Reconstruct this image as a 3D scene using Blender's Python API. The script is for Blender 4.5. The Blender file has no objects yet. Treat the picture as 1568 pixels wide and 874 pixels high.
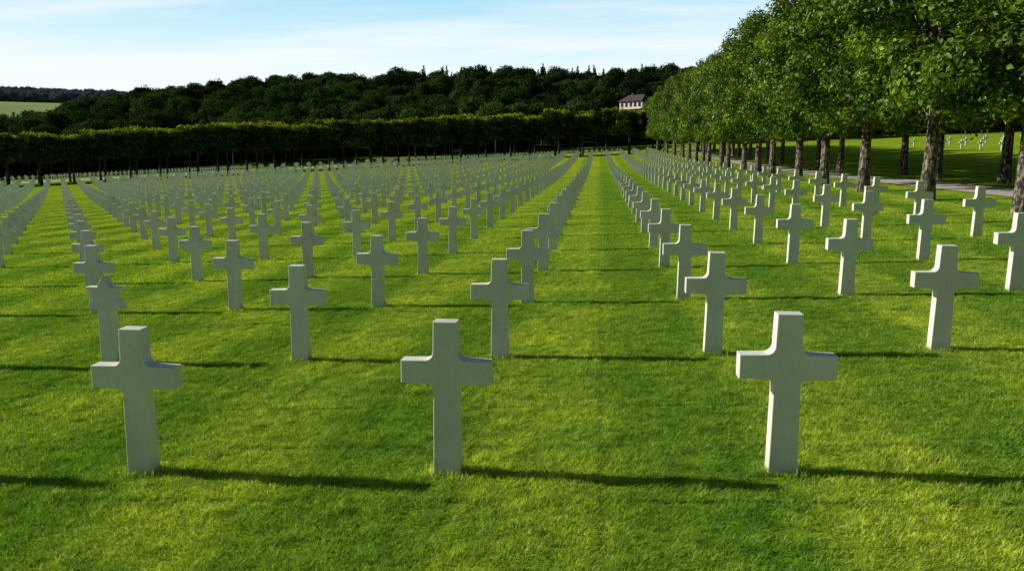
import bpy, bmesh, math
import numpy as np
from mathutils import Vector

rng = np.random.default_rng(7)
scene = bpy.context.scene
scene.view_settings.view_transform = 'Standard'
scene.view_settings.look = 'None'
scene.view_settings.exposure = 0
COL = scene.collection

EYE = 2.28
YAW = math.radians(6.13)
PITCH = math.radians(9.54)
F = 1220.0
CX0, DX = 1.31, 2.375
RY0, DY = 5.48, 3.33

# ------------------------------------------------------------------ helpers
def ss(a, b, x):
    t = np.clip((np.asarray(x, float) - a) / (b - a), 0, 1)
    return t * t * (3 - 2 * t)

def bearing(px, py):
    """survey helper: bearing (from +Y, clockwise) and slope of a sight line"""
    u = (px - 784) / F; v = (py - 437) / F
    down = math.sin(PITCH) + v * math.cos(PITCH)
    fwd = math.cos(PITCH) - v * math.sin(PITCH)
    X = u * math.cos(YAW) - fwd * math.sin(YAW)
    Y = u * math.sin(YAW) + fwd * math.cos(YAW)
    return math.atan2(X, Y), -down / math.hypot(X, Y)

ridge = [(-500, 185), (0, 176), (60, 174), (100, 155), (130, 146), (200, 142), (270, 131), (370, 119), (430, 114),
         (500, 111), (580, 117), (620, 101), (700, 104), (800, 101), (900, 104), (960, 112), (1000, 104),
         (1060, 97), (1300, 95), (1568, 95), (2200, 110)]
R_AZ = []; R_T = []
for px, py in ridge:
    a, t = bearing(px, py)
    R_AZ.append(a); R_T.append(t)
R_AZ = np.array(R_AZ); R_T = np.array(R_T)

def terrain(X, Y):
    X = np.asarray(X, float); Y = np.asarray(Y, float)
    r = np.hypot(X, Y); az = np.arctan2(X, Y)
    z = 0.045 * np.clip(X, -130, 100) + 1.7 * ss(60, 165, Y)
    front = 1 - ss(math.radians(65), math.radians(95), np.abs(az))
    crest = np.interp(az, R_AZ, R_T) * 420 + EYE - 14.5
    t = ss(190, 430, r) * front
    z = z * (1 - t) + crest * t
    zf = np.interp(r, [500, 750, 1050, 1400, 1950, 2700, 7000], [16, 32, 56, 71, 112, 100, 60])
    t2 = ss(470, 900, r) * front
    z = z * (1 - t2) + zf * t2
    return z

def new_obj(name, mesh, mats=(), parent=None, link=True):
    o = bpy.data.objects.new(name, mesh)
    for m in mats:
        if m.name not in [x.name for x in mesh.materials if x]:
            mesh.materials.append(m)
    if link:
        COL.objects.link(o)
    if parent: o.parent = parent
    return o

def mesh_np(name, verts, faces_list, smooth=False, rnd=None, mat_idx=None):
    """faces_list: list of (F,k) int arrays"""
    me = bpy.data.meshes.new(name)
    verts = np.asarray(verts, np.float32)
    me.vertices.add(len(verts)); me.vertices.foreach_set('co', verts.ravel())
    loops = np.concatenate([f.ravel() for f in faces_list]).astype(np.int32)
    tot = np.concatenate([np.full(len(f), f.shape[1]) for f in faces_list]).astype(np.int32)
    start = np.concatenate([[0], np.cumsum(tot)[:-1]]).astype(np.int32)
    me.loops.add(len(loops)); me.loops.foreach_set('vertex_index', loops)
    me.polygons.add(len(tot)); me.polygons.foreach_set('loop_start', start)
    me.polygons.foreach_set('loop_total', tot)
    if mat_idx is not None:
        me.polygons.foreach_set('material_index', np.asarray(mat_idx, np.int32))
    me.polygons.foreach_set('use_smooth', np.full(len(tot), smooth))
    me.update(calc_edges=True)
    if rnd is not None:
        at = me.attributes.new('rnd', 'FLOAT', 'POINT')
        at.data.foreach_set('value', np.asarray(rnd, np.float32))
    return me

# ------------------------------------------------------------------ materials
def newmat(name):
    m = bpy.data.materials.new(name); m.use_nodes = True
    nt = m.node_tree; nt.nodes.clear()
    out = nt.nodes.new('ShaderNodeOutputMaterial')
    return m, nt, out

def N(nt, t, **kw):
    n = nt.nodes.new(t)
    for k, v in kw.items():
        setattr(n, k, v)
    return n

def ramp(nt, stops, fac=None):
    r = nt.nodes.new('ShaderNodeValToRGB')
    el = r.color_ramp.elements
    while len(el) > 1: el.remove(el[-1])
    el[0].position = stops[0][0]; el[0].color = (*stops[0][1], 1)
    for p, c in stops[1:]:
        e = el.new(p); e.color = (*c, 1)
    if fac is not None: nt.links.new(fac, r.inputs[0])
    return r

def noise(nt, scale, detail=4, rough=0.55, vec=None, mapscale=None, coord='pos'):
    if vec is None:
        if coord == 'pos':
            vec = nt.nodes.new('ShaderNodeNewGeometry').outputs['Position']
        else:
            vec = nt.nodes.new('ShaderNodeTexCoord').outputs['Object']
    if mapscale:
        mp = nt.nodes.new('ShaderNodeMapping'); mp.inputs['Scale'].default_value = mapscale
        nt.links.new(vec, mp.inputs[0]); vec = mp.outputs[0]
    n = nt.nodes.new('ShaderNodeTexNoise')
    n.inputs['Scale'].default_value = scale; n.inputs['Detail'].default_value = detail
    n.inputs['Roughness'].default_value = rough
    nt.links.new(vec, n.inputs['Vector'])
    return n.outputs['Fac']

def mixc(nt, fac, a, b, mode='MIX'):
    m = nt.nodes.new('ShaderNodeMix'); m.data_type = 'RGBA'; m.blend_type = mode
    for i, v in ((0, fac), (6, a), (7, b)):
        if isinstance(v, (float, int)): m.inputs[i].default_value = v
        elif isinstance(v, tuple): m.inputs[i].default_value = (*v, 1)
        else: nt.links.new(v, m.inputs[i])
    return m.outputs[2]

def mathn(nt, op, a, b=0.0):
    m = nt.nodes.new('ShaderNodeMath'); m.operation = op
    for i, v in ((0, a), (1, b)):
        if isinstance(v, (float, int)): m.inputs[i].default_value = v
        else: nt.links.new(v, m.inputs[i])
    return m.outputs[0]

def stripes(nt):
    """mowing passes that run along the columns of markers"""
    g = nt.nodes.new('ShaderNodeNewGeometry'); sp = nt.nodes.new('ShaderNodeSeparateXYZ')
    nt.links.new(g.outputs['Position'], sp.inputs[0])
    wob = mathn(nt, 'MULTIPLY', noise(nt, 0.5, 3), 0.5)
    x = mathn(nt, 'ADD', mathn(nt, 'ADD', sp.outputs[0], -CX0 - 0.25), wob)
    s = mathn(nt, 'SINE', mathn(nt, 'MULTIPLY', x, 2 * math.pi / DX))
    return mathn(nt, 'ADD', mathn(nt, 'MULTIPLY', s, 0.5), 0.5)

def leafy(name, stops, patch=(0.7, 1.25), transl=0.35, pscale=0.35, tint=(1.3, 1.25, 0.55), gloss=0.03):
    m, nt, out = newmat(name)
    at = N(nt, 'ShaderNodeAttribute', attribute_name='rnd')
    c = ramp(nt, stops, at.outputs['Fac']).outputs[0]
    nz = noise(nt, pscale, 3)
    pr = ramp(nt, [(0.35, (patch[0],) * 3), (0.65, (patch[1],) * 3)], nz)
    c = mixc(nt, 1.0, c, pr.outputs[0], 'MULTIPLY')
    d = N(nt, 'ShaderNodeBsdfDiffuse'); nt.links.new(c, d.inputs[0])
    tr = N(nt, 'ShaderNodeBsdfTranslucent')
    ct = mixc(nt, 1.0, c, tint, 'MULTIPLY'); nt.links.new(ct, tr.inputs[0])
    mx = N(nt, 'ShaderNodeMixShader'); mx.inputs[0].default_value = transl
    nt.links.new(d.outputs[0], mx.inputs[1]); nt.links.new(tr.outputs[0], mx.inputs[2])
    last = mx
    if gloss > 0:
        g = N(nt, 'ShaderNodeBsdfGlossy'); g.inputs['Roughness'].default_value = 0.45
        g.inputs[0].default_value = (0.8, 0.9, 0.7, 1)
        mg = N(nt, 'ShaderNodeMixShader'); mg.inputs[0].default_value = gloss
        nt.links.new(mx.outputs[0], mg.inputs[1]); nt.links.new(g.outputs[0], mg.inputs[2]); last = mg
    nt.links.new(last.outputs[0], out.inputs[0])
    return m

mat_leaf = leafy('linden_leaves', [(0, (0.022, 0.058, 0.006)), (0.5, (0.092, 0.17, 0.013)), (1, (0.33, 0.45, 0.045))], transl=0.32, gloss=0.02, patch=(0.5, 1.4), pscale=0.7)
mat_clip = leafy('clipped_leaves', [(0, (0.012, 0.030, 0.004)), (0.55, (0.030, 0.068, 0.008)), (0.8, (0.12, 0.19, 0.016)), (1, (0.50, 0.58, 0.05))], transl=0.3, gloss=0.0, patch=(0.5, 1.4))  # bright stops paint sunlit flecks and the sunlit crown tops
mat_forest = leafy('forest_leaves', [(0, (0.015, 0.036, 0.009)), (1, (0.060, 0.108, 0.025))], patch=(0.45, 1.6), pscale=0.03, transl=0.2, gloss=0.0)
mat_conif = leafy('conifer_needles', [(0, (0.006, 0.016, 0.006)), (1, (0.018, 0.036, 0.012))], pscale=0.05, transl=0.1, gloss=0.0)
mat_far = leafy('hazed_distant_leaves', [(0, (0.09, 0.13, 0.18)), (1, (0.15, 0.20, 0.24))], pscale=0.01, transl=0.1, gloss=0.0)  # bluish atmospheric haze painted into the leaf colour

def grass_material():
    m, nt, out = newmat('grass_blades')
    at = N(nt, 'ShaderNodeAttribute', attribute_name='rnd')
    c = ramp(nt, [(0, (0.12, 0.24, 0.022)), (0.5, (0.37, 0.55, 0.062)), (0.9, (0.58, 0.73, 0.11)), (1.0, (0.76, 0.72, 0.32))],
             at.outputs['Fac']).outputs[0]
    n1 = noise(nt, 0.7, 5, 0.65)
    c = mixc(nt, 1.0, c, ramp(nt, [(0.35, (0.62, 0.78, 0.8)), (0.65, (1.22, 1.10, 1.05))], n1).outputs[0], 'MULTIPLY')
    n3 = noise(nt, 7.0, 3, 0.6)
    c = mixc(nt, 1.0, c, ramp(nt, [(0.35, (0.68, 0.76, 0.75)), (0.6, (1.15, 1.12, 1.1))], n3).outputs[0], 'MULTIPLY')
    c = mixc(nt, 1.0, c, ramp(nt, [(0.25, (0.76, 0.86, 0.85)), (0.75, (1.20, 1.10, 1.20))], stripes(nt)).outputs[0], 'MULTIPLY')
    d = N(nt, 'ShaderNodeBsdfDiffuse'); nt.links.new(c, d.inputs[0])
    tr = N(nt, 'ShaderNodeBsdfTranslucent')
    nt.links.new(mixc(nt, 1.0, c, (1.25, 1.2, 0.6), 'MULTIPLY'), tr.inputs[0])
    mx = N(nt, 'ShaderNodeMixShader'); mx.inputs[0].default_value = 0.42
    nt.links.new(d.outputs[0], mx.inputs[1]); nt.links.new(tr.outputs[0], mx.inputs[2])
    nt.links.new(mx.outputs[0], out.inputs[0])
    return m
mat_grass = grass_material()

def ground_material():
    m, nt, out = newmat('ground')
    at = N(nt, 'ShaderNodeAttribute', attribute_name='zone')
    sep = N(nt, 'ShaderNodeSeparateColor'); nt.links.new(at.outputs['Color'], sep.inputs[0])
    n1 = noise(nt, 2.0, 8, 0.7); n2 = noise(nt, 0.12, 4)
    lawn = ramp(nt, [(0.3, (0.19, 0.30, 0.018)), (0.7, (0.31, 0.43, 0.030))], n1).outputs[0]
    lawn = mixc(nt, 1.0, lawn, ramp(nt, [(0.35, (0.8, 0.85, 0.8)), (0.65, (1.2, 1.1, 1.0))], n2).outputs[0], 'MULTIPLY')
    lawn = mixc(nt, 1.0, lawn, ramp(nt, [(0.25, (0.80, 0.88, 0.85)), (0.75, (1.16, 1.08, 1.15))], stripes(nt)).outputs[0], 'MULTIPLY')
    field = ramp(nt, [(0.4, (0.28, 0.37, 0.14)), (0.6, (0.42, 0.46, 0.22))], noise(nt, 0.004, 2)).outputs[0]
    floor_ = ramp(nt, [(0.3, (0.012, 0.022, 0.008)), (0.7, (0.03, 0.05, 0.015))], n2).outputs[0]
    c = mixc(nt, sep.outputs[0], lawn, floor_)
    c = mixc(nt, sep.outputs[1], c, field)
    b = N(nt, 'ShaderNodeBsdfPrincipled'); b.inputs['Roughness'].default_value = 0.95
    b.inputs['Specular IOR Level'].default_value = 0.0
    nt.links.new(c, b.inputs['Base Color'])
    bp = N(nt, 'ShaderNodeBump'); bp.inputs['Strength'].default_value = 0.6; bp.inputs['Distance'].default_value = 0.05
    nt.links.new(noise(nt, 12, 6, 0.7), bp.inputs['Height']); nt.links.new(bp.outputs[0], b.inputs['Normal'])
    nt.links.new(b.outputs[0], out.inputs[0])
    return m
mat_ground = ground_material()

def simple(name, c1, c2, scale=6, rough=0.8, bump=0.0, detail=6, coord='obj', mapscale=None, lo=0.35, hi=0.65, dist=0.01):
    m, nt, out = newmat(name)
    nz = noise(nt, scale, detail, 0.6, coord=coord, mapscale=mapscale)
    c = ramp(nt, [(lo, c1), (hi, c2)], nz).outputs[0]
    b = N(nt, 'ShaderNodeBsdfPrincipled'); b.inputs['Roughness'].default_value = rough
    nt.links.new(c, b.inputs['Base Color'])
    if bump:
        bp = N(nt, 'ShaderNodeBump'); bp.inputs['Strength'].default_value = bump; bp.inputs['Distance'].default_value = dist
        nt.links.new(nz, bp.inputs['Height']); nt.links.new(bp.outputs[0], b.inputs['Normal'])
    nt.links.new(b.outputs[0], out.inputs[0])
    return m

mat_bark = simple('bark', (0.03, 0.023, 0.017), (0.32, 0.27, 0.20), 5, 0.95, 0.9, mapscale=(2.2, 2.2, 1.1), dist=0.04, lo=.45, hi=.62)  # mottled bark, its light spots painted in as a sunlit pattern
mat_bark_dark = simple('dark_bark', (0.02, 0.016, 0.012), (0.06, 0.05, 0.04), 5, 0.95, 0.6)
mat_gravel = simple('gravel', (0.40, 0.36, 0.32), (0.55, 0.50, 0.45), 30, 0.95, 0.5, coord='pos')

def marble_material():
    m, nt, out = newmat('white_marble')
    n1 = noise(nt, 3.0, 6, 0.65); n2 = noise(nt, 40, 3, 0.6)
    oi = N(nt, 'ShaderNodeObjectInfo')
    c = ramp(nt, [(0.3, (0.72, 0.70, 0.63)), (0.6, (0.84, 0.83, 0.76)), (0.8, (0.88, 0.875, 0.82))], n1).outputs[0]
    c = mixc(nt, 1.0, c, ramp(nt, [(0.0, (0.90, 0.90, 0.87)), (1.0, (1.0, 1.0, 1.0))], oi.outputs['Random']).outputs[0], 'MULTIPLY')
    tc = N(nt, 'ShaderNodeTexCoord'); sp = N(nt, 'ShaderNodeSeparateXYZ'); nt.links.new(tc.outputs['Object'], sp.inputs[0])
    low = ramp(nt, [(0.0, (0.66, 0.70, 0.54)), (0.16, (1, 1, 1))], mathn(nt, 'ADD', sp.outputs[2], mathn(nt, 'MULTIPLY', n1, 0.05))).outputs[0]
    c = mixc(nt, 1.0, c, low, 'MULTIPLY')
    c = mixc(nt, 1.0, c, ramp(nt, [(0.3, (0.93,) * 3), (0.7, (1.03,) * 3)], n2).outputs[0], 'MULTIPLY')
    b = N(nt, 'ShaderNodeBsdfPrincipled'); b.inputs['Roughness'].default_value = 0.6
    b.inputs['Specular IOR Level'].default_value = 0.2
    nt.links.new(c, b.inputs['Base Color'])
    bp = N(nt, 'ShaderNodeBump'); bp.inputs['Strength'].default_value = 0.2; bp.inputs['Distance'].default_value = 0.004
    nt.links.new(n2, bp.inputs['Height']); nt.links.new(bp.outputs[0], b.inputs['Normal'])
    nt.links.new(b.outputs[0], out.inputs[0])
    return m
mat_marble = marble_material()

# ------------------------------------------------------------------ ground
rad = np.concatenate([[0.0], np.arange(1, 20, 1.0), np.arange(20, 60, 2.0), np.arange(60, 200, 4.0), np.arange(200, 480, 10.0),
                      np.arange(480, 1000, 30.0), np.geomspace(1000, 7000, 26)])
naz = 240
azs = np.linspace(0, 2 * np.pi, naz, endpoint=False)
RR, AA = np.meshgrid(rad[1:], azs, indexing='ij')
GX = (RR * np.sin(AA)).ravel(); GY = (RR * np.cos(AA)).ravel()
GX = np.concatenate([[0], GX]); GY = np.concatenate([[0], GY])
GZ = terrain(GX, GY)
nr = len(rad) - 1
i = np.arange(nr - 1)[:, None]; j = np.arange(naz)[None, :]
a = 1 + i * naz + j; b = 1 + i * naz + (j + 1) % naz
quads = np.stack([a, b, b + naz, a + naz], -1).reshape(-1, 4)[:, ::-1]
tris = np.stack([np.zeros(naz, int), 1 + (np.arange(naz) + 1) % naz, 1 + np.arange(naz)], -1)
gm = mesh_np('ground', np.stack([GX, GY, GZ], -1), [quads, tris], smooth=True)
gr = np.hypot(GX, GY)
zone = gm.color_attributes.new('zone', 'FLOAT_COLOR', 'POINT')
zc = np.zeros((len(GX), 4), np.float32)
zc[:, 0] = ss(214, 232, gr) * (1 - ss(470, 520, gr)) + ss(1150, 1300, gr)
zc[:, 1] = ss(480, 540, gr) * (1 - ss(1150, 1250, gr))
zc[:, 3] = 1
zone.data.foreach_set('color', zc.ravel())
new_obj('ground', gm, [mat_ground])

# tree line survey (back of the cemetery)
BL = np.array([-93.9, 116.7]); BR = np.array([8.95, 151.8])
bdir = (BR - BL) / np.linalg.norm(BR - BL)
bnor = np.array([-bdir[1], bdir[0]])
def back_y(x):
    return BL[1] + (x - BL[0]) * bdir[1] / bdir[0]

# ------------------------------------------------------------------ paths
def strip(name, p0, p1, width, mat, lift=0.02, step=2.0):
    p0 = np.array(p0, float); p1 = np.array(p1, float)
    L = np.linalg.norm(p1 - p0); d = (p1 - p0) / L; n = np.array([-d[1], d[0]])
    ns = int(L / step) + 1
    s = np.linspace(0, L, ns)
    offs = np.linspace(-width / 2, width / 2, 4)
    P = p0[None, None] + d * s[:, None, None] + n * offs[None, :, None]
    z = terrain(P[..., 0], P[..., 1]) + lift
    V = np.concatenate([P, z[..., None]], -1).reshape(-1, 3)
    ii = np.arange(ns - 1)[:, None] * 4; jj = np.arange(3)[None]
    q = np.stack([ii + jj, ii + jj + 4, ii + jj + 5, ii + jj + 1], -1).reshape(-1, 4)
    me = mesh_np(name, V, [q])
    return new_obj(name, me, [mat])

strip('gravel_path', (15.7, -10), (15.7, 158), 2.1, mat_gravel, 0.03)
pc0 = BL + bnor * 17 - bdir * 60; pc1 = BR + bnor * 17 + bdir * 3
strip('gravel_path', pc0, pc1, 10.0, mat_gravel, 0.08)

# ------------------------------------------------------------------ instancer
def instancer(name, pts, rots, scales, objs):
    c = bpy.data.collections.new(name + '_parts')
    for o in objs: c.objects.link(o)
    me = bpy.data.meshes.new(name)
    me.vertices.add(len(pts)); me.vertices.foreach_set('co', np.asarray(pts, np.float32).ravel())
    a = me.attributes.new('rot', 'FLOAT_VECTOR', 'POINT'); a.data.foreach_set('vector', np.asarray(rots, np.float32).ravel())
    a = me.attributes.new('scl', 'FLOAT_VECTOR', 'POINT'); a.data.foreach_set('vector', np.asarray(scales, np.float32).ravel())
    me.update()
    o = new_obj(name, me)
    g = bpy.data.node_groups.new(name, 'GeometryNodeTree')
    g.interface.new_socket('Geometry', in_out='INPUT', socket_type='NodeSocketGeometry')
    g.interface.new_socket('Geometry', in_out='OUTPUT', socket_type='NodeSocketGeometry')
    gi = g.nodes.new('NodeGroupInput'); go = g.nodes.new('NodeGroupOutput')
    ip = g.nodes.new('GeometryNodeInstanceOnPoints')
    ci = g.nodes.new('GeometryNodeCollectionInfo')
    ci.inputs['Collection'].default_value = c
    ci.inputs['Separate Children'].default_value = True
    ci.inputs['Reset Children'].default_value = True
    ip.inputs['Pick Instance'].default_value = True
    r = g.nodes.new('GeometryNodeInputNamedAttribute'); r.data_type = 'FLOAT_VECTOR'; r.inputs['Name'].default_value = 'rot'
    s = g.nodes.new('GeometryNodeInputNamedAttribute'); s.data_type = 'FLOAT_VECTOR'; s.inputs['Name'].default_value = 'scl'
    L = g.links.new
    L(gi.outputs[0], ip.inputs['Points']); L(ci.outputs[0], ip.inputs['Instance'])
    L(r.outputs['Attribute'], ip.inputs['Rotation']); L(s.outputs['Attribute'], ip.inputs['Scale'])
    L(ip.outputs[0], go.inputs[0])
    m = o.modifiers.new('instances', 'NODES'); m.node_group = g
    return o

# ------------------------------------------------------------------ lawn grass
def blades(p, h, r, wmul=1.0, leanr=(0.3, 1.6)):
    n = len(p)
    yaw = r.uniform(0, 2 * np.pi, n); lean = r.uniform(*leanr, n)
    wd = r.uniform(0.0018, 0.0034, n) * wmul
    dx, dy = np.cos(yaw), np.sin(yaw)
    side = np.stack([-dy, dx, np.zeros(n)], -1) * wd[:, None]
    base = np.stack([p[:, 0], p[:, 1], np.full(n, -0.005)], -1)
    mid = base + np.stack([dx * h * lean * .35, dy * h * lean * .35, h * .62], -1)
    tip = base + np.stack([dx * h * lean, dy * h * lean, h], -1)
    V = np.stack([base - side, base + side, mid + side * .85, mid - side * .85, tip], 1).reshape(-1, 3)
    i0 = np.arange(n)[:, None] * 5
    return V, i0 + np.array([0, 1, 2, 3]), i0 + np.array([3, 2, 4])

def grass_patch(name, n, seed, size=1.0, wmul=1.0, hmul=1.0):
    r = np.random.default_rng(seed)
    p = r.uniform(-size / 2 - .03, size / 2 + .03, (n, 2))
    k = r.uniform(-size / 2, size / 2, (80, 2)); kw = r.uniform(-1, 1, 80)
    d2 = ((p[:, None] - k[None]) ** 2).sum(-1)
    hf = (kw * np.exp(-d2 / 0.004)).sum(1)
    h = np.clip(0.031 + 0.017 * hf + r.normal(0, 0.007, n), 0.009, 0.075) * hmul
    V, q, t = blades(p, h, r, wmul)
    rv = np.clip(r.beta(2.2, 2.2, n) * 0.92 + 0.13 * hf, 0, 0.93)
    rv[r.random(n) < 0.02] = 1.0
    me = mesh_np(name, V, [q, t], smooth=False, rnd=np.repeat(rv, 5))
    return new_obj(name, me, [mat_grass], link=False)

patches = [grass_patch('grass_patch_%d' % k, 9000, 100 + k) for k in range(4)]
far_patches = [grass_patch('far_grass_patch_%d' % k, 2400, 110 + k, wmul=2.0, hmul=1.0) for k in range(3)]
gx, gy = np.meshgrid(np.arange(-120, 36, 1.0), np.arange(1.0, 160, 1.0))
gx = gx.ravel() + .5; gy = gy.ravel() + .5
azp = np.degrees(np.arctan2(gx, gy))
keep = (azp > -50) & (azp < 38) & (np.hypot(gx, gy) < 80 + rng.uniform(-22, 14, len(gx))) & (gy < np.minimum(back_y(gx) + 8, 100)) & ~((gx > 14.2) & (gx < 17.2))
gx = gx[keep]; gy = gy[keep]
sl = math.atan(0.045)
def lawn(name, gx, gy, objs):
    n = len(gx)
    pts = np.stack([gx, gy, terrain(gx, gy)], -1)
    th = rng.integers(0, 4, n) * np.pi / 2
    rot = np.stack([-sl * np.sin(th), -sl * np.cos(th), th], -1)
    perm = rng.permutation(n)
    instancer(name, pts[perm], rot[perm], np.stack([np.ones(n), np.ones(n), rng.uniform(0.9, 1.1, n)], -1)[perm], objs)
nearm = np.hypot(gx, gy) < 17
lawn('lawn_grass', gx[nearm], gy[nearm], patches)
lawn('lawn_grass', gx[~nearm], gy[~nearm], far_patches)

# ------------------------------------------------------------------ marble crosses
def arc(cx, cy, r, a0, a1, k=5):
    return [(cx + r * math.cos(math.radians(a0 + (a1 - a0) * t / k)), cy + r * math.sin(math.radians(a0 + (a1 - a0) * t / k))) for t in range(k + 1)]

def cross_outline(detail=True):
    H = 1.14; zt, zb = .858, .682; aw = .325; ut = .084; um = .090; lb = .099; lm = .089
    if not detail:
        right = [(lb, -0.1), (lm, zb), (aw, zb + .004), (aw, zt - .004), (um, zt), (ut, H)]
    else:
        r1 = .042; r2 = .06
        right = [(lb + .002, -0.15), (lb, 0.0)]
        right += arc(lm + r1, zb - r1, r1, 180, 90)
        right += [(aw, zb + .006), (aw, zt - .004)]
        right += arc(um + r2, zt + r2, r2, 270, 180)
        right += [(ut, H)]
    left = [(-x, z) for x, z in right[::-1]]
    return right + left

def extrude_outline(name, pts2, depth, bev=0.008):
    bm = bmesh.new()
    vs = [bm.verts.new((x, -depth / 2, z)) for x, z in pts2]
    f = bm.faces.new(vs)
    ret = bmesh.ops.extrude_face_region(bm, geom=[f])
    nv = [g for g in ret['geom'] if isinstance(g, bmesh.types.BMVert)]
    bmesh.ops.translate(bm, verts=nv, vec=(0, depth, 0))
    bmesh.ops.recalc_face_normals(bm, faces=bm.faces)
    if bev:
        ed = [e for e in bm.edges if abs(e.verts[0].co.y - e.verts[1].co.y) < 1e-5]
        bmesh.ops.bevel(bm, geom=ed, offset=bev, segments=2, affect='EDGES', profile=0.5)
    me = bpy.data.meshes.new(name); bm.to_mesh(me); bm.free()
    return me

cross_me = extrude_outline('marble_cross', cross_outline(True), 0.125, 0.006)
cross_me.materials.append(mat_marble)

def star_mesh():
    pts = []
    R = 0.255; r = R / math.sqrt(3); cz = 0.825
    for k in range(12):
        a = math.radians(90 - 30 * k); q = R if k % 2 == 0 else r
        pts.append((q * math.cos(a), cz + q * math.sin(a)))
    zl = cz - R / 2
    out = pts[:5] + [(0.090, zl), (0.094, 0.0), (0.096, -0.15), (-0.096, -0.15), (-0.094, 0.0), (-0.090, zl)] + pts[8:]
    return extrude_outline('star_of_david_headstone', out, 0.125, 0.005)
star_me = star_mesh(); star_me.materials.append(mat_marble)

near_lim = 12
far_pts = []; tuft_pts = []
lo = cross_outline(False); nlo = len(lo)
for row in range(0, 50):
    y = RY0 + row * DY
    for k in range(-46, 4):
        x = CX0 + k * DX
        if y > back_y(x) - 5 or y > 146: continue
        if row < near_lim and abs(x) < 0.95 * y + 6:
            if (row == 1 and k == -3):
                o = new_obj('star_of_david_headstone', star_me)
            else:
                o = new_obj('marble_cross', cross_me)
            o.location = (x + rng.normal(0, .008), y + rng.normal(0, .008), float(terrain(x, y)))
            o.rotation_euler = (rng.normal(0, .004), rng.normal(0, .004), rng.normal(0, .012))
            if row < 7: tuft_pts.append((x, y))
        else:
            far_pts.append((x, y))
# longer, paler grass the mower misses around each foot
def tuft(name, seed):
    r = np.random.default_rng(seed); n = 900
    p = np.stack([r.uniform(-.19, .19, n), r.uniform(-.16, .16, n)], -1)
    d = np.maximum(np.abs(p[:, 0]) - .10, np.abs(p[:, 1]) - .065)
    p = p[(d > 0) & (r.random(n) < np.exp(-np.clip(d, 0, 1) / .035))]
    h = r.uniform(.03, .075, len(p))
    V, q, t = blades(p, h, r, 1.0, (0.1, .8))
    me = mesh_np(name, V, [q, t], rnd=np.repeat(np.clip(r.normal(.8, .2, len(p)), .3, 1), 5))
    return new_obj(name, me, [mat_grass], link=False)
tp = np.array(tuft_pts); tn = len(tp)
instancer('grass_tufts', np.stack([tp[:, 0], tp[:, 1], terrain(tp[:, 0], tp[:, 1])], -1),
          np.stack([np.zeros(tn), np.full(tn, -sl), np.zeros(tn)], -1), np.ones((tn, 3)), [tuft('tuft_%d' % k, 500 + k) for k in range(3)])
# second plot beyond the avenue
for yy in np.arange(34, 120, DY * 1.5):
    for xx in np.arange(44, 66, DX * 2):
        far_pts.append((xx, yy))
# plot behind the far tree line
for s in np.arange(-30, 112, 2.4):
    for t in np.arange(24, 40, 3.3):
        p = BL + bdir * s + bnor * t
        far_pts.append((p[0], p[1]))
far_pts = np.array(far_pts)
m2 = extrude_outline('tmp', lo, 0.125, 0)
tv = np.array([v.co[:] for v in m2.vertices])
tf4 = np.array([p.vertices[:] for p in m2.polygons if len(p.vertices) == 4])
tfn = np.array([p.vertices[:] for p in m2.polygons if len(p.vertices) != 4])
bpy.data.meshes.remove(m2)
K = len(far_pts)
base = np.stack([far_pts[:, 0], far_pts[:, 1], terrain(far_pts[:, 0], far_pts[:, 1])], -1)
V = (base[:, None] + tv[None]).reshape(-1, 3)
off = (np.arange(K) * len(tv))[:, None, None]
me = mesh_np('distant_marble_crosses', V, [(tf4[None] + off).reshape(-1, 4), (tfn[None] + off).reshape(-1, tfn.shape[1])])
mat_marble_far = simple('white_marble_far', (0.76, 0.76, 0.72), (0.84, 0.84, 0.81), 0.8, 0.7, coord='pos')
new_obj('distant_marble_crosses', me, [mat_marble_far])

# ------------------------------------------------------------------ trees
def tube(path, radii, seg=8):
    path = np.asarray(path, float)
    V = []
    for i_, (p, r_) in enumerate(zip(path, radii)):
        d = path[min(i_ + 1, len(path) - 1)] - path[max(i_ - 1, 0)]
        d /= np.linalg.norm(d) + 1e-9
        u = np.cross(d, [0.3, 1, 0.1]); u /= np.linalg.norm(u); w = np.cross(d, u)
        for s in range(seg):
            a_ = 2 * math.pi * s / seg
            V.append(p + r_ * (u * math.cos(a_) + w * math.sin(a_)))
    Fq = []
    for i_ in range(len(path) - 1):
        for s in range(seg):
            Fq.append([i_ * seg + s, i_ * seg + (s + 1) % seg, (i_ + 1) * seg + (s + 1) % seg, (i_ + 1) * seg + s])
    return np.array(V), np.array(Fq)

def leaves(c, nrm, size, r):
    n = len(c)
    nrm = nrm + r.normal(0, 0.55, (n, 3)); nrm /= np.linalg.norm(nrm, axis=1)[:, None]
    t = np.cross(nrm, r.normal(0, 1, (n, 3))); t /= np.linalg.norm(t, axis=1)[:, None]
    s = np.cross(nrm, t)
    L = size[:, None]
    V = np.stack([c + t * L, c + s * L * .62 + nrm * L * .12, c - t * L * .9, c - s * L * .62 + nrm * L * .12], 1).reshape(-1, 3)
    q = np.arange(n)[:, None] * 4 + np.arange(4)
    return V, q

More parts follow.
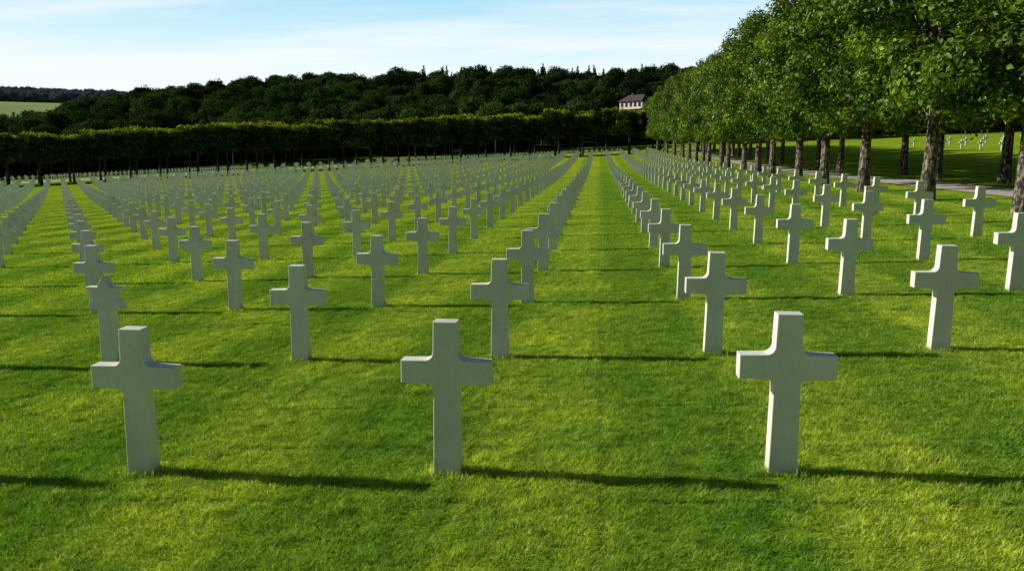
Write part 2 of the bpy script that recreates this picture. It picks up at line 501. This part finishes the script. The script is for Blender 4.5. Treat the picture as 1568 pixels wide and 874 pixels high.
def make_tree(name, seed, clumps, leaf_n, leaf_size, trunk_h, trunk_r, mats, limb_n=6, top=None, bend=0.1, toplight=0.0):
    """clumps: (K,4) centre+radius"""
    r = np.random.default_rng(seed)
    clumps = np.asarray(clumps)
    w = clumps[:, 3] ** 2; w = w / w.sum()
    idx = r.choice(len(clumps), leaf_n, p=w)
    d = r.normal(0, 1, (leaf_n, 3)); d /= np.linalg.norm(d, axis=1)[:, None]
    rr = clumps[idx, 3] * np.clip(r.normal(0.9, 0.18, leaf_n), 0.25, 1.5)
    c = clumps[idx, :3] + d * rr[:, None] * np.array([1, 1, .85])
    V, q = leaves(c, d + np.array([0, 0, .35]), leaf_size * r.uniform(.6, 1.25, leaf_n), r)
    tone = r.uniform(-.18, .18, len(clumps))
    zmax = c[:, 2].max()
    rv = np.clip(r.beta(2, 2.4, leaf_n) + tone[idx] + toplight * np.clip((c[:, 2] - zmax + 1.1) / 0.8, 0, 1), 0, 1)  # toplight paints sunlight into the colour of the topmost leaves
    rnd = [np.repeat(rv, 4)]
    Vs = [V]; Fs = [q]; mi = [np.zeros(len(q), int)]
    off = len(V)
    tt = top if top else trunk_h * 2
    path = []; rad_ = []
    ph = r.uniform(0, 6)
    for s in np.linspace(0, 1, 9):
        z = -0.3 + s * (tt + .3)
        path.append([bend * math.sin(ph + 2.4 * s) * s, bend * math.cos(ph + 2 * s) * s, z])
        rad_.append(trunk_r * (1.0 - .62 * s) * (1.35 if s == 0 else (1.08 if s < .15 else 1)))
    tv_, tq = tube(path, rad_, 10)
    Vs.append(tv_); Fs.append(tq + off); mi.append(np.ones(len(tq), int)); rnd.append(np.zeros(len(tv_))); off += len(tv_)
    for _ in range(limb_n):
        tgt = clumps[r.integers(len(clumps)), :3] * np.array([.85, .85, 1])
        z0 = r.uniform(trunk_h * .85, min(trunk_h * 1.5, tt * .9))
        if tgt[2] < z0 + .3: tgt = tgt.copy(); tgt[2] = z0 + .8
        p0 = np.array([0, 0, z0]); mid = (p0 + tgt) / 2 + np.array([0, 0, -.15]) + r.normal(0, .1, 3)
        lr = trunk_r * r.uniform(.28, .45)
        lv, lq = tube([p0, mid, tgt], [lr, lr * .7, lr * .25], 6)
        Vs.append(lv); Fs.append(lq + off); mi.append(np.ones(len(lq), int)); rnd.append(np.zeros(len(lv))); off += len(lv)
    me_ = mesh_np(name, np.concatenate(Vs), Fs, rnd=np.concatenate(rnd), mat_idx=np.concatenate(mi))
    for m in mats: me_.materials.append(m)
    return me_

def linden_clumps(seed):
    r = np.random.default_rng(seed)
    out = []
    tries = 0
    while len(out) < 145 and tries < 9000:
        tries += 1
        x, y = r.uniform(-3.3, 3.3, 2); z = r.uniform(2.95, 10.5)
        s = (z - 2.9) / 7.5
        env = 3.1 * (0.88 + .12 * math.sin(s * math.pi)) * (1 - max(0, s - .5) ** 2 * 1.8) * r.uniform(.9, 1.1)
        d = (abs(x) ** 2.8 + abs(y) ** 2.8) ** (1 / 2.8)
        if d > env or d < env * .4 and z < 9.0: continue
        if z < 3.6 and d < 1.0: continue
        out.append((x, y, z, r.uniform(.38, .82)))
    return out
lindens = [make_tree('linden_tree', 20 + k, linden_clumps(40 + k), 36000, 0.105, 3.0, 0.235, [mat_leaf, mat_bark], 9, top=8.0) for k in range(4)]
for (X, y0, dy_, y1) in ((11.7, 17.7, 6.25, 163), (18.3, 14.0, 6.25, 163), (72, 30, 7.5, 150), (79, 26, 7.5, 150)):
    y = y0
    while y < y1:
        o = new_obj('linden_tree', lindens[rng.integers(4)])
        xx = X + rng.normal(0, .15); yy = y + rng.normal(0, .15)
        o.location = (xx, yy, float(terrain(xx, yy)))
        s = rng.uniform(.96, 1.06)
        o.scale = (s, s, s * rng.uniform(.97, 1.05)); o.rotation_euler = (0, 0, rng.integers(0, 4) * math.pi / 2 + rng.normal(0, .15))
        y += dy_

def clip_clumps(seed):
    r = np.random.default_rng(seed); out = []
    while len(out) < 80:
        x = r.uniform(-2.5, 2.5); y = r.uniform(-1.6, 1.6); z = r.uniform(3.9, 7.7)
        if abs(y) < .8 and z < 6.8 and r.random() < .7: continue
        if z > 7.2 and abs(x) > 2.2: continue
        out.append((x, y, z, r.uniform(.4, .75)))
    return out
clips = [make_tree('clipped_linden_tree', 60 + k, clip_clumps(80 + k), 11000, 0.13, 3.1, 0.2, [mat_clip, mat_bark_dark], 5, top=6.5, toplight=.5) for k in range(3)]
Lb = np.linalg.norm(BR - BL)
ang = math.atan2(bdir[1], bdir[0])
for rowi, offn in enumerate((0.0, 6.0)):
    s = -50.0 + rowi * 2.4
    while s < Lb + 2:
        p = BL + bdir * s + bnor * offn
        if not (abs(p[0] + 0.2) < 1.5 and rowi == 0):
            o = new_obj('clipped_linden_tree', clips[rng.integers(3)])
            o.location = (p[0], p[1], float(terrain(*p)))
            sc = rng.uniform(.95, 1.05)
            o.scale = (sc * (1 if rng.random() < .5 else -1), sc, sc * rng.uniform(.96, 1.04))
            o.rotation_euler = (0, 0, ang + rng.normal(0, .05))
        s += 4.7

# ------------------------------------------------------------------ forest
def forest_clumps(seed):
    r = np.random.default_rng(seed); out = []
    while len(out) < 32:
        v = r.normal(0, 1, 3); v /= np.linalg.norm(v)
        if v[2] < -.45: continue
        q = r.uniform(.55, .95)
        out.append((v[0] * 3.9 * q, v[1] * 3.9 * q, 7.6 + v[2] * 4.3 * q, r.uniform(1.1, 2.0)))
    return out
def conifer_clumps(seed):
    r = np.random.default_rng(seed); out = []
    for z in np.linspace(2.5, 15, 34):
        w = 3.0 * (1 - (z - 2) / 14) ** .8
        for _ in range(2):
            a_ = r.uniform(0, 6.28)
            out.append((w * .6 * math.cos(a_), w * .6 * math.sin(a_), z, max(.25, w * .45)))
    return out
fobjs = [new_obj('forest_oak_%d' % k, make_tree('forest_oak_%d' % k, 200 + k, forest_clumps(220 + k), 4600, 0.31, 3.5, .28,
         [mat_forest, mat_bark_dark], 4, top=9), link=False) for k in range(4)]
cobj = new_obj('forest_pine', make_tree('forest_pine', 260, conifer_clumps(261), 3800, 0.27, 3.5, .25, [mat_conif, mat_bark_dark], 2, top=15), link=False)

HB, HT = bearing(975, 160)
HR = 305.0
hx, hy = HR * math.sin(HB), HR * math.cos(HB)

P = []
for r_ in np.arange(216, 470, 7.6):
    for a_ in np.arange(math.radians(-62), math.radians(55), 7.6 / r_):
        rj = r_ + rng.uniform(-3, 3); aj = a_ + rng.uniform(-3, 3) / r_
        x, y = rj * math.sin(aj), rj * math.cos(aj)
        if rj < HR + 3 and abs(aj - HB) < 0.022 + 4 / rj: continue
        if math.hypot(x - hx, y - hy) < 13: continue
        if abs(y - hy) < 14 and hx - 34 < x < hx: continue
        P.append((x, y)); 
P = np.array(P)
pr = np.hypot(P[:, 0], P[:, 1]); pa = np.arctan2(P[:, 0], P[:, 1])
def cluster(x, y):
    return np.sin(x * .035 + 1.3) * np.cos(y * .045 + .4) + .5 * np.sin(x * .11 + y * .07)
isC = (cluster(P[:, 0], P[:, 1]) + rng.normal(0, .35, len(P)) > 1.0) | ((pa > bearing(640, 100)[0]) & (pa < bearing(1010, 100)[0]) & (pr > 350) & (rng.random(len(P)) < .55))
def put(name, Q, objs, smin, smax, sink=0.6):
    n_ = len(Q)
    s_ = rng.uniform(smin, smax, n_)
    pt = np.stack([Q[:, 0], Q[:, 1], terrain(Q[:, 0], Q[:, 1]) - sink], -1)
    ro = np.zeros((n_, 3)); ro[:, 2] = rng.uniform(0, 6.28, n_)
    sc = np.stack([s_, s_, s_ * rng.uniform(.88, 1.15, n_)], -1)
    pm = rng.permutation(n_)
    return instancer(name, pt[pm], ro[pm], sc[pm], objs)
put('forest', P[~isC], fobjs, .8, 1.2)
put('conifer_forest', P[isC], [cobj], .7, 1.0)
# shrubs below the house
Q = [(hx + dx_, hy - 9 + rng.uniform(-2, 2)) for dx_ in np.arange(-9, 10, 2.6)]
put('shrubs', np.array(Q), fobjs[:], .24, .34, 0.3)
# right-hand woodland behind second plot
Q = []
for x in np.arange(92, 150, 7.5):
    for y in np.arange(10, 175, 7.5):
        Q.append((x + rng.uniform(-3, 3), y + rng.uniform(-3, 3)))
put('woodland', np.array(Q), fobjs[:], .8, 1.2)
# distant wooded hills
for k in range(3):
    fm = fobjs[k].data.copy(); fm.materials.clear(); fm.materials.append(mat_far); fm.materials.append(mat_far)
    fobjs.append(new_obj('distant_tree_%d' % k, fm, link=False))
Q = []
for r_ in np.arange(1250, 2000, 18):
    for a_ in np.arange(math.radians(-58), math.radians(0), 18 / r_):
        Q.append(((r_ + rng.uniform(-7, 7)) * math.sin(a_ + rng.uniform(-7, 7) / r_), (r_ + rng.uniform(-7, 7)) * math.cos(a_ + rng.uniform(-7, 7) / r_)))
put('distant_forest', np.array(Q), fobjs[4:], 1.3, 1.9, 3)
# hedgerow clumps in the far field
Q = []
for r0_, a0_, a1_ in ((640, -46, -30), (820, -50, -26)):
    for a_ in np.arange(math.radians(a0_), math.radians(a1_), 9 / r0_):
        if math.sin(a_ * 37 + r0_) > .1:
            Q.append((r0_ * math.sin(a_), r0_ * math.cos(a_)))
put('hedgerow', np.array(Q), fobjs[:4], .6, .9)

# ------------------------------------------------------------------ house
mat_wall = simple('render_wall', (0.62, 0.50, 0.47), (0.70, 0.60, 0.56), 2, 0.9)
mat_roof = simple('roof_tiles', (0.05, 0.036, 0.033), (0.09, 0.062, 0.055), 6, 0.9, 0.4)
mat_win = simple('window_glass', (0.015, 0.018, 0.02), (0.03, 0.035, 0.04), 1, 0.2)
mat_trim = simple('white_trim', (0.7, 0.7, 0.68), (0.78, 0.78, 0.76), 2, 0.7)
house = bpy.data.objects.new('country_house', None); COL.objects.link(house)
house.location = (hx, hy, float(terrain(hx, hy)) + 1.6); house.rotation_euler = (0, 0, -HB - 0.72)
def box(name, c, s, mat, parent):
    bm = bmesh.new(); bmesh.ops.create_cube(bm, size=1)
    for v in bm.verts: v.co = Vector((v.co.x * s[0] + c[0], v.co.y * s[1] + c[1], v.co.z * s[2] + c[2]))
    me_ = bpy.data.meshes.new(name); bm.to_mesh(me_); bm.free()
    return new_obj(name, me_, [mat], parent)
box('walls', (0, 0, 0.6), (11, 6.5, 7.8), mat_wall, house)
rv = np.array([(-6, -4.0, 4.5), (6, -4.0, 4.5), (6, 4.0, 4.5), (-6, 4.0, 4.5), (-3.8, 0, 7.0), (3.8, 0, 7.0)])
rm = bpy.data.meshes.new('roof'); rm.from_pydata(rv.tolist(), [], [(0, 1, 5, 4), (1, 2, 5), (2, 3, 4, 5), (3, 0, 4), (3, 2, 1, 0)])
new_obj('roof', rm, [mat_roof], house)
for k, x in enumerate((-4.2, -2.1, 0, 2.1, 4.2)):
    box('window_upper_%d' % k, (x, -3.27, 3.2), (1.1, .08, 1.5), mat_win, house)
    box('window_frame_%d' % k, (x, -3.31, 2.36), (1.4, .16, .14), mat_trim, house)
    box('window_lower_%d' % k, (x, -3.27, .5), (1.2, .08, 1.7), mat_win, house)
for k, y in enumerate((-1.5, 1.5)):
    box('gable_window_%d' % k, (5.52, y, 3.2), (.08, 1.0, 1.4), mat_win, house)
box('balcony', (0, -3.85, 1.75), (11.2, 1.1, .18), mat_trim, house)
box('chimney', (-2.6, .8, 7.0), (.8, .8, 1.6), mat_roof, house)

# ------------------------------------------------------------------ light, sky
sdir = Vector((-2.165, 0.27, 1.0)).normalized()
el = math.asin(sdir.z); az_s = math.atan2(sdir.x, sdir.y)
sun = bpy.data.lights.new('sun', 'SUN'); sun.energy = 5.0; sun.angle = math.radians(0.5); sun.color = (1.0, 0.96, 0.84)
so = bpy.data.objects.new('sun', sun); COL.objects.link(so)
so.rotation_euler = (-sdir).to_track_quat('-Z', 'Y').to_euler()

w = bpy.data.worlds.new('World'); scene.world = w; w.use_nodes = True
nt = w.node_tree; nt.nodes.clear()
out = nt.nodes.new('ShaderNodeOutputWorld'); bg = nt.nodes.new('ShaderNodeBackground'); bg.inputs[1].default_value = 0.05
sky = nt.nodes.new('ShaderNodeTexSky'); sky.sky_type = 'NISHITA'; sky.sun_disc = False
sky.sun_elevation = el; sky.sun_rotation = az_s % (2 * math.pi)
sky.air_density = 1.0; sky.dust_density = 0.6; sky.ozone_density = 1.5
tc = nt.nodes.new('ShaderNodeTexCoord')
sp = nt.nodes.new('ShaderNodeSeparateXYZ'); nt.links.new(tc.outputs['Generated'], sp.inputs[0])
# bright summer haze near the northern horizon
hor = ramp(nt, [(0.0, (1, 1, 1)), (0.20, (1, 1, 1)), (0.32, (0.0,) * 3)], sp.outputs[2]).outputs[0]
nor = ramp(nt, [(0.15, (0, 0, 0)), (0.6, (1, 1, 1))], sp.outputs[1]).outputs[0]
hz = mathn(nt, 'MULTIPLY', hor, nor)
hazecol = ramp(nt, [(0.0, (.98, 1.0, .99)), (0.085, (.90, .985, 1.0)), (0.13, (.64, .88, .98)), (0.18, (.42, .74, .94)), (0.3, (.28, .60, .88))], sp.outputs[2]).outputs[0]
hazecol = mixc(nt, 1.0, hazecol, (20.4, 20.4, 20.4), 'MULTIPLY')
col = mixc(nt, hz, sky.outputs[0], hazecol)
# cirrus: project direction on a cloud sheet
zz = mathn(nt, 'ADD', mathn(nt, 'MAXIMUM', sp.outputs[2], 0.0), 0.06)
cx = mathn(nt, 'DIVIDE', sp.outputs[0], zz); cy = mathn(nt, 'DIVIDE', sp.outputs[1], zz)
cb = nt.nodes.new('ShaderNodeCombineXYZ'); nt.links.new(cx, cb.inputs[0]); nt.links.new(cy, cb.inputs[1])
c1 = noise(nt, 0.6, 8, 0.58, vec=cb.outputs[0], mapscale=(0.42, 1.2, 1))
mask = ramp(nt, [(0.44, (0, 0, 0)), (0.66, (1, 1, 1))], c1).outputs[0]
mm = mathn(nt, 'MULTIPLY', mathn(nt, 'MULTIPLY', mask, hz), 0.85)
col = mixc(nt, mm, col, (20.0, 20.4, 20.4))
nt.links.new(col, bg.inputs[0]); nt.links.new(bg.outputs[0], out.inputs[0])

# ------------------------------------------------------------------ camera
cam = bpy.data.cameras.new('camera'); cam.lens = 28; cam.sensor_width = 36; cam.clip_end = 12000; cam.clip_start = .05
co = bpy.data.objects.new('camera', cam); COL.objects.link(co)
co.location = (0, 0, EYE); co.rotation_euler = (math.radians(90) - PITCH, 0, YAW)
scene.camera = co
